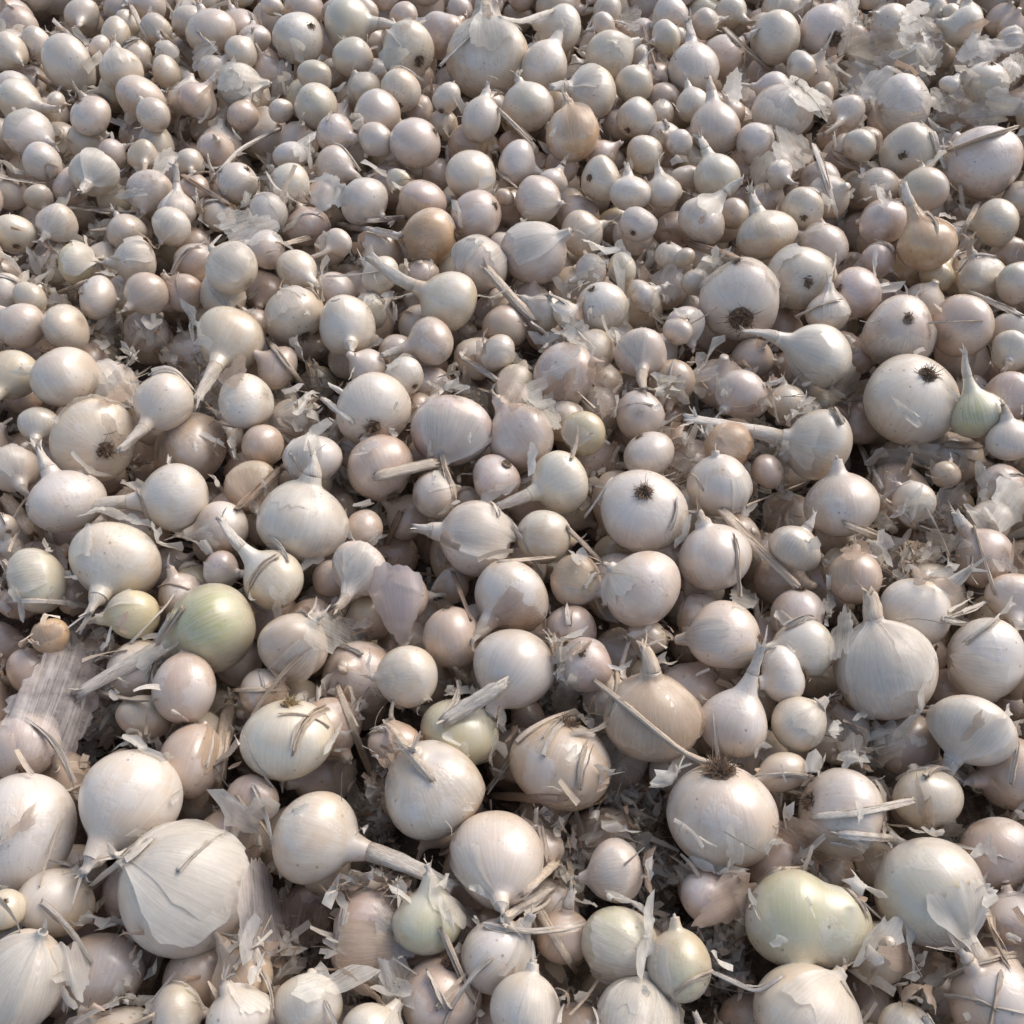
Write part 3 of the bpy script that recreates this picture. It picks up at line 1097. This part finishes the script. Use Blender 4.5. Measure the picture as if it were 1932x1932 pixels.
for x, y, z, r in fill:
    g = rng
    f, L = bulb_fn(g.uniform(.6, 1.35), g.uniform(.78, 1.05), .11, (*g.uniform(0, 6.28, 3), *g.uniform(.010, .058, 2), .008))
    q = Quaternion(Vector(g.normal(0, 1, 3)).normalized(), g.uniform(0, 6.28)); RM = np.array(q.to_matrix())
    col = np.array(TINT[g.choice(['c', 'c', 'p', 't', 't'])]) * g.uniform(.9, 1.05)  # browner mix puts the warm shade of the gaps into the colour
    G = Geo(); lathe(G, f, r, 15, 18, (*col, .4 if g.random() < .08 else 0), g.uniform())
    V, Q, T = G.arrays()
    V = V @ RM.T + np.array((x, y, z))
    fill_geo.add(V, Q, T, G.oc[0], G.col[0], G.rnd[0][0])
    fill_world.append((V, Q))
    if g.random() < .6:
        ln = r * g.uniform(.2, 1.2); tt = np.linspace(0, 1, 5)
        path = np.stack([g.normal(0, .2) * ln * tt ** 2, g.normal(0, .2) * ln * tt ** 2, L * r * .93 + ln * tt], -1) @ RM.T + np.array((x, y, z))
        tube(rest[M_FIBRE.name], path, r * .11 * np.array((1.2, .9, .8, .75, .7)), np.linspace(1, .5, 5), (*np.array(STRAW[g.choice(['w', 't'])]), 1), seg=6, jag=ln * .2)
def stuff(name, geo, mat, label, cat):
    o = link(name, geo, mat)
    o['kind'] = 'stuff'; o['label'] = label; o['category'] = cat
    return o
heap = stuff("heap_onions", rest[M_BULB.name], M_BULB, "smaller and half-hidden white onions filling the heap", "onions")
for nm, key in (("dry_necks", M_FIBRE), ("root_tufts", M_ROOT)):
    if rest[key.name].n:
        o = link(nm, rest[key.name], key, heap); o['kind'] = 'stuff'

# ground
G = Geo(); G.add([(-6, -4, -.075), (6, -4, -.075), (6, 8, -.075), (-6, 8, -.075)], [[0, 1, 2, 3]])
gr = link("ground", G, M_FLOOR); gr['kind'] = 'structure'

# ---------------------------------------------------------------- what lies loose on top
VV, QQ, nb = [], [], 0
for V, Q in [o['world'] for o in onions] + fill_world:
    VV.append(V); QQ.append(Q + nb); nb += len(V)
VV = np.concatenate(VV); QQ = np.concatenate(QQ)
bvh = BVHTree.FromPolygons(VV.tolist(), QQ.tolist())
CAMV = Vector(CAM_P)
def hit_depth(px, py):
    d = Vector(ray(px, py)); l = d.length
    h = bvh.ray_cast(CAMV, d / l)
    if h[0] is None: return (CAM_H + .07) / -d.z, Vector((0, 0, 1))
    return h[3] / l, h[1]

def lower_hull(s, y):                                  # a stiff stalk rests on the high points and bridges the gaps
    keep = []
    for i in range(len(s)):
        while len(keep) > 1:
            a, b = keep[-2], keep[-1]
            if (y[b] - y[a]) * (s[i] - s[a]) >= (y[i] - y[a]) * (s[b] - s[a]): keep.pop()
            else: break
        keep.append(i)
    return np.interp(s, s[keep], y[keep])
def stalk_word(o): return {'w': 'pale', 't': 'straw-coloured', 'b': 'brown'}[o]
for line in STALKS.strip().splitlines():
    tk = line.split(); k = tk[0]; wpx = float(tk[1]) * S_T; code = tk[2]
    pts = np.array([tile_px(k, float(a), float(b)) for a, b in zip(tk[3::2], tk[4::2])])
    seg = np.r_[0, np.cumsum(np.hypot(*np.diff(pts, axis=0).T))]
    m = 13
    s = np.linspace(0, seg[-1], m)
    xs, ys = np.interp(s, seg, pts[:, 0]), np.interp(s, seg, pts[:, 1])
    if len(pts) > 2:
        for _ in range(2):
            xs[1:-1] = (xs[:-2] + 2 * xs[1:-1] + xs[2:]) / 4; ys[1:-1] = (ys[:-2] + 2 * ys[1:-1] + ys[2:]) / 4
    dep = np.array([hit_depth(x, y)[0] for x, y in zip(xs, ys)])
    top = np.median(dep) + .02
    dep = np.minimum(dep, top)
    td = lower_hull(s, dep)
    wr = wpx * td.mean() / F_PX * .5
    td = td - wr * .7
    path = np.array([pt(x, y, d) for x, y, d in zip(xs, ys, td)])
    base = path.mean(0); path = path - base
    G = Geo(); col = np.array(STRAW[code[0]]) * rng.uniform(.9, 1.08)
    wv = wr * np.interp(np.linspace(0, 1, m), [0, .15, .85, 1], [.8, 1, .95, .7])
    if 'f' in code:
        for _ in range(7):
            off = rng.normal(0, wr * .45, 3); a, b = sorted(rng.choice(m, 2, replace=False)); b = max(b, min(a + 6, m - 1)); a = min(a, b - 5) if b > 5 else 0
            pp = path[a:b + 1] + off + np.cumsum(rng.normal(0, wr * .10, (b + 1 - a, 3)), 0)
            ribbon(G, pp, wr * rng.uniform(.2, .5) * np.linspace(1, .6, len(pp)), (*col * rng.uniform(.75, 1.15), 1))
        tube(G, path, wv * .6, .45, (*col, 1), seg=12, ridge=.35, jag=wr * 1.2, twist=rng.uniform(-1, 1))
    else:
        tube(G, path, wv * .92, rng.uniform(.34, .6), (*col, 1), seg=16, ridge=.34, jag=wr * 1.3, twist=rng.uniform(-.9, .9))
        if wr > .0012:
            for _ in range(6):
                a = rng.integers(0, m - 5); b = min(m - 1, a + rng.integers(4, 10)); nb_ = b + 1 - a
                off = rng.normal(0, 1, 3); off *= wr * .62 / np.linalg.norm(off)
                ribbon(G, path[a:b + 1] + off + np.cumsum(rng.normal(0, wr * .07, (nb_, 3)), 0), wr * rng.uniform(.12, .34) * np.interp(np.linspace(0, 1, nb_), [0, .2, .8, 1], [.3, 1, 1, .2]), (*col * rng.uniform(.75, 1.12), 1))
        for e_ in (0, -1):
            for _ in range(rng.integers(0, 4) if wr > .001 else 0):
                dr = (path[e_] - path[1 if e_ == 0 else -2]); dr /= np.linalg.norm(dr); l2 = wr * rng.uniform(1, 3)
                s2 = np.linspace(0, 1, 4)[:, None]
                ribbon(G, path[e_] - dr * wr + (dr + rng.normal(0, .3, 3)) * l2 * s2, wr * rng.uniform(.2, .45) * np.array((1, 1, .8, .4)), (*col * rng.uniform(.8, 1.1), 1))
    o = link("dry_stalk", G, M_FIBRE); o.location = base
    cx, cy = xs[m // 2], ys[m // 2]
    lng = 'long' if seg[-1] > 190 else ('short' if seg[-1] < 85 else 'stiff')
    kind_ = 'shredded' if 'f' in code else ('bent' if len(pts) > 2 else 'straight')
    lab = unique(lambda q: f"{lng} {kind_} {stalk_word(code[0])} onion stalk, {side_of(cx, cy, q)}")
    o['label'] = lab; o['category'] = 'dry stalk'; o['group'] = 'dry stalks on the heap'

def skin_sheet(px, py, a, b, ang, curl, code, rings=9, seg=44):
    ca, sa = math.cos(R(ang)), math.sin(R(ang))
    if code == 'v': rings, seg = 15, 84
    xy, q, tri = sheet_grid(rings, seg, rng, .26 if code not in 'ov' else .13)
    ux, uy = xy[:, 0] * a, xy[:, 1] * b * ((.74 + .30 * xy[:, 0]) if code == 'o' else 1)
    X = px + ux * ca - uy * sa; Y = py - (ux * sa + uy * ca)
    hd = np.array([hit_depth(x, y)[0] for x, y in zip(X, Y)])
    tc = np.percentile(hd, 25)
    A = np.stack([X - px, Y - py, np.ones(len(X))], 1)
    co = np.linalg.lstsq(A, np.minimum(hd, tc + .012), rcond=None)[0]
    size = min(a, b) * tc / F_PX
    rr = xy[:, 1] ** 2 + .35 * xy[:, 0] ** 2
    dt = A @ co + curl * size * .55 * (rr - .4) - .0015
    dt = dt + size * .05 * (np.sin(xy[:, 0] * 5 + rng.uniform(0, 6)) + np.sin(xy[:, 1] * 6 + rng.uniform(0, 6)))
    if code in 'ov':                                    # a whole stiff scale, domed like the bulb it came from
        dt = A @ co + (size * .014 * np.sin(15 * xy[:, 1] + .8 * xy[:, 0]) if code == 'v' else 0) - size * (.5 if code == 'o' else .42) * np.sqrt(np.clip(1.02 - np.minimum(1, (xy ** 2).sum(1)), 0, 1))
        dt = dt + min(0, np.percentile(hd - dt, 2))
    else:
        dt = dt + min(0, np.percentile(hd - dt, 5))
        dt = np.where(dt > hd - .0008, hd - .0008, dt)
    P = np.array([pt(x, y, d) for x, y, d in zip(X, Y, dt)])
    base = P[0]
    oc = np.stack([xy[:, 1] * 1.2, 0 * xy[:, 0], xy[:, 0]], 1) + rng.uniform(0, 20)
    cc = {'w': np.array((.82, .775, .69)), 'b': np.array((.56, .43, .33)), 'o': np.array((.70, .60, .555)), 'v': np.array((.72, .65, .62))}[code]
    G = Geo(); G.add(P - base, q, tri, oc, (*cc * rng.uniform(.92, 1.06), .40 if code == 'o' else rng.uniform(.7, 1.2)))
    o = link("onion_skin", G, M_SKIN); o.location = base
    return o
for line in SKINS.strip().splitlines():
    tk = line.split(); px, py = tile_px(tk[0], float(tk[1]), float(tk[2]))
    a, b = float(tk[3]) * S_T, float(tk[4]) * S_T
    o = skin_sheet(px, py, a, b, float(tk[5]), float(tk[6]), tk[7])
    sz = 'large' if a > 70 else ('broad' if a > 48 else 'small')
    cw = {'w': 'translucent white', 'b': 'brownish translucent', 'o': 'petal-shaped lilac', 'v': 'curved ribbed clear'}[tk[7]]
    lab = unique(lambda q: f"{sz} {cw} onion skin, {side_of(px, py, q)}")
    o['label'] = lab; o['category'] = 'onion skin'; o['group'] = 'papery skins on the heap'

# flakes dropped from above: the larger ones singly, the crumbs as one mass
def drop(x, y):
    h = bvh.ray_cast(Vector((x, y, .3)), Vector((0, 0, -1)))
    if h[0] is None: return Vector((x, y, -.075)), Vector((0, 0, 1))
    return h[0], (h[1] if h[1].z > 0 else -h[1])
def flake(geo, p, nrm, a, b, col, g, rings=2, seg=9, tilt=.45, gap=.0012):
    n = np.array(nrm) + g.normal(0, tilt, 3); n /= np.linalg.norm(n)
    ax = np.cross(n, g.normal(0, 1, 3)); ax /= np.linalg.norm(ax); bx = np.cross(n, ax)
    xy, q, tri = sheet_grid(rings, seg, g, .62)
    cu = g.uniform(.25, 1.3) * (1 if g.random() < .65 else -1); cv = g.uniform(-.25, .35)
    X_, Y_ = xy[:, 0], xy[:, 1]
    if abs(cu) > .2:                                   # rolled about its long axis
        ang = np.clip(Y_ * abs(cu) * 1.6, -2.4, 2.4); Yr = np.sin(ang) / (abs(cu) * 1.6); Zr = (1 - np.cos(ang)) / (abs(cu) * 1.6) * np.sign(cu)
    z = b * (Zr + cv * X_ ** 2 + .10 * np.sin(4 * X_ + cu * 9) + .05 * g.normal(0, 1, len(xy)))
    z = z - min(0, z.min()) * .8
    P = np.array(p) + n * gap + ax * (X_[:, None] * a) + bx * (Yr[:, None] * b) + n * z[:, None]
    oc = np.stack([xy[:, 1] * 1.2, 0 * xy[:, 0], xy[:, 0]], 1) + g.uniform(0, 40)
    geo.add(P, q, tri, oc, col)
def pick():                                            # a point of the heap, evenly over the picture
    while True:
        u, v = rng.uniform(-60, 2108, 2)
        d = ray(u, v)
        if d[2] < -.05: break
    p = CAM_P + d * (CAM_H / -d[2])
    return p[0], p[1], u, v
def in_hollow(u, v): return any((u - a) ** 2 + (v - b) ** 2 < c * c for a, b, c in HOLL)
n_single = 0
while n_single < 285:
    if rng.random() < .35:
        hx, hy, hr = HOLL[rng.integers(len(HOLL))]; u, v = rng.normal(hx, hr * .6), rng.normal(hy, hr * .6)
        d = ray(u, v); p = CAM_P + d * (CAM_H / -d[2]); x, y = p[0], p[1]
    else: x, y, u, v = pick()
    p, nrm = drop(x, y)
    if (p.z > .008 or nrm.z > .8) and rng.random() < .85: continue
    G = Geo(); dep = to_px(p)[2]
    a = rng.uniform(.006, .013) * (.75 + .5 * dep)
    brown = rng.random() < .2
    cc = (np.array((.82, .775, .69)) if not brown else np.array((.48, .36, .27))) * rng.uniform(.9, 1.06)
    flake(G, (0, 0, 0), nrm, a, a * rng.uniform(.4, .8), (*cc, rng.uniform(.5, 1.1)), rng, 5, 20, .22)
    o = link("skin_flake", G, M_SKIN); o.location = p
    pu, pv, _ = to_px(p)
    shape_ = 'narrow' if rng.random() < .5 else 'ragged'
    lab = unique(lambda q: f"{'torn' if a > .011 else 'small torn'} {'brownish' if brown else 'whitish'} skin flake, {side_of(pu, pv, q)}")
    o['label'] = lab; o['category'] = 'skin flake'; o['group'] = 'torn skin flakes on the heap'
    n_single += 1
n_shred = 0; pale, dark, bits = Geo(), Geo(), Geo()
for _ in range(620):                                   # thin dry shreds bridging from bulb to bulb
    x, y, u, v = pick()
    a_ = rng.uniform(0, 6.283); l_ = rng.uniform(.012, .042) * rng.uniform(.6, 1.1); m = 9
    s_ = np.linspace(-.5, .5, m) * l_; bow = rng.normal(0, .05) * l_
    qx = x + math.cos(a_) * s_ - math.sin(a_) * bow * (4 * (s_ / l_) ** 2); qy = y + math.sin(a_) * s_ + math.cos(a_) * bow * (4 * (s_ / l_) ** 2)
    qz = np.array([drop(i, j)[0].z for i, j in zip(qx, qy)])
    if (qz.max() > .010 and rng.random() < .85) or np.median(qz) < qz.max() - .016: continue
    qz = -lower_hull(s_, -np.maximum(qz, qz.max() - .014))
    for _k in range(3): qz[1:-1] = (qz[:-2] + 2 * qz[1:-1] + qz[2:]) / 4
    wd = rng.uniform(.0007, .0018)
    path = np.stack([qx, qy, qz + wd * .6 + .0006], 1); base = path.mean(0)
    code = rng.choice(['w', 'w', 'w', 't', 't']); col = np.array(STRAW[code]) * rng.uniform(.85, 1.08)
    G = Geo()
    for _k in range(4 if wd > .0009 else 2): ribbon(G, path - base + rng.normal(0, wd * .35, 3) + np.cumsum(rng.normal(0, wd * .16, (m, 3)), 0), wd * rng.uniform(.3, .8) * np.linspace(1, .4, m), (*col * rng.uniform(.8, 1.1), 1))
    tube(G, path - base, wd * np.interp(np.linspace(0, 1, m), [0, .3, 1], [.75, .6, .35]), .3, (*col, 1), seg=8, ridge=.4, jag=wd * 2, twist=rng.uniform(-1, 1))
    n_shred += 1
    if n_shred > 232:
        V, Q, T = G.arrays(); bits.add(V + base, Q, T, np.concatenate(G.oc), np.concatenate(G.col)); continue
    o = link("dry_stalk", G, M_FIBRE); o.location = base
    pu, pv, _k = to_px(base)
    lab = unique(lambda q: f"{'flat frayed' if wd > .0009 else 'thin'} {stalk_word(code)} shred, {side_of(pu, pv, q)}")
    o['label'] = lab; o['category'] = 'dry stalk'; o['group'] = 'dry stalks on the heap'
N_CH = 19000
made = 0
while made < N_CH:
    hol = rng.random() < .38
    if hol:
        hx, hy, hr = HOLL[rng.integers(len(HOLL))]; u, v = rng.normal(hx, hr * .55), rng.normal(hy, hr * .55)
        d = ray(u, v); p = CAM_P + d * (CAM_H / -d[2]); x, y = p[0], p[1]
    elif rng.random() < .72: x, y, u, v = pick()
    else: x, y = rng.uniform((-.75, -.12), (.75, 1.15)); u = v = 0
    p, nrm = drop(x, y); far = .72 + .85 * max(0, y - .15)
    if (p.z > -.006 and rng.random() < .94) or (nrm.z > .45 and p.z > -.035 and rng.random() < .95): continue    # crumbs roll off the crowns into the gaps
    k = rng.random(); made += 1
    up = np.array((0, 0, (.002 + (.010 if hol else .007) * rng.random())))
    if k < .56:
        c = np.array((.80, .745, .65)) * rng.uniform(.85, 1.05); a = rng.uniform(.0025, .009) * far
        flake(pale, np.array(p) + up, nrm, a, a * rng.uniform(.35, .9), (*c, rng.uniform(.3, .9)), rng, 3, 12, .6)
    elif k < .70:
        c = np.array((.52, .385, .285)) * rng.uniform(.6, 1.25); a = rng.uniform(.002, .007) * far
        flake(dark, np.array(p) + up, nrm, a, a * rng.uniform(.35, .9), (*c, rng.uniform(.1, .6)), rng, 2, 10, .6)
    else:
        dr = rng.normal(0, 1, 3); dr[2] *= .35; dr /= np.linalg.norm(dr); l = rng.uniform(.005, .028) * rng.uniform(.5, 1)
        s2 = np.linspace(-.5, .5, 5)[:, None]
        path = np.array(p) + up + np.array((0, 0, .0015)) + dr * l * s2 + rng.normal(0, .25, 3) * l * s2 ** 2
        c = np.array(STRAW[rng.choice(['w', 'w', 't', 't', 'b'])]) * rng.uniform(.7, 1.1)
        if rng.random() < .6: ribbon(bits, path, rng.uniform(.0003, .0016), (*c, 1))
        else: tube(bits, path, rng.uniform(.00012, .0003), 1, (*c * .6, 1), seg=3, ridge=0, cap=False)
stuff("skin_crumbs", pale, M_SKIN, "pale papery crumbs of onion skin lying in the gaps", "skin crumbs")
stuff("brown_litter", dark, M_SKIN, "brown broken skin litter in the gaps of the heap", "litter")
stuff("straw_shreds", bits, M_FIBRE, "thin dry straw shreds and root threads between the onions", "straw")
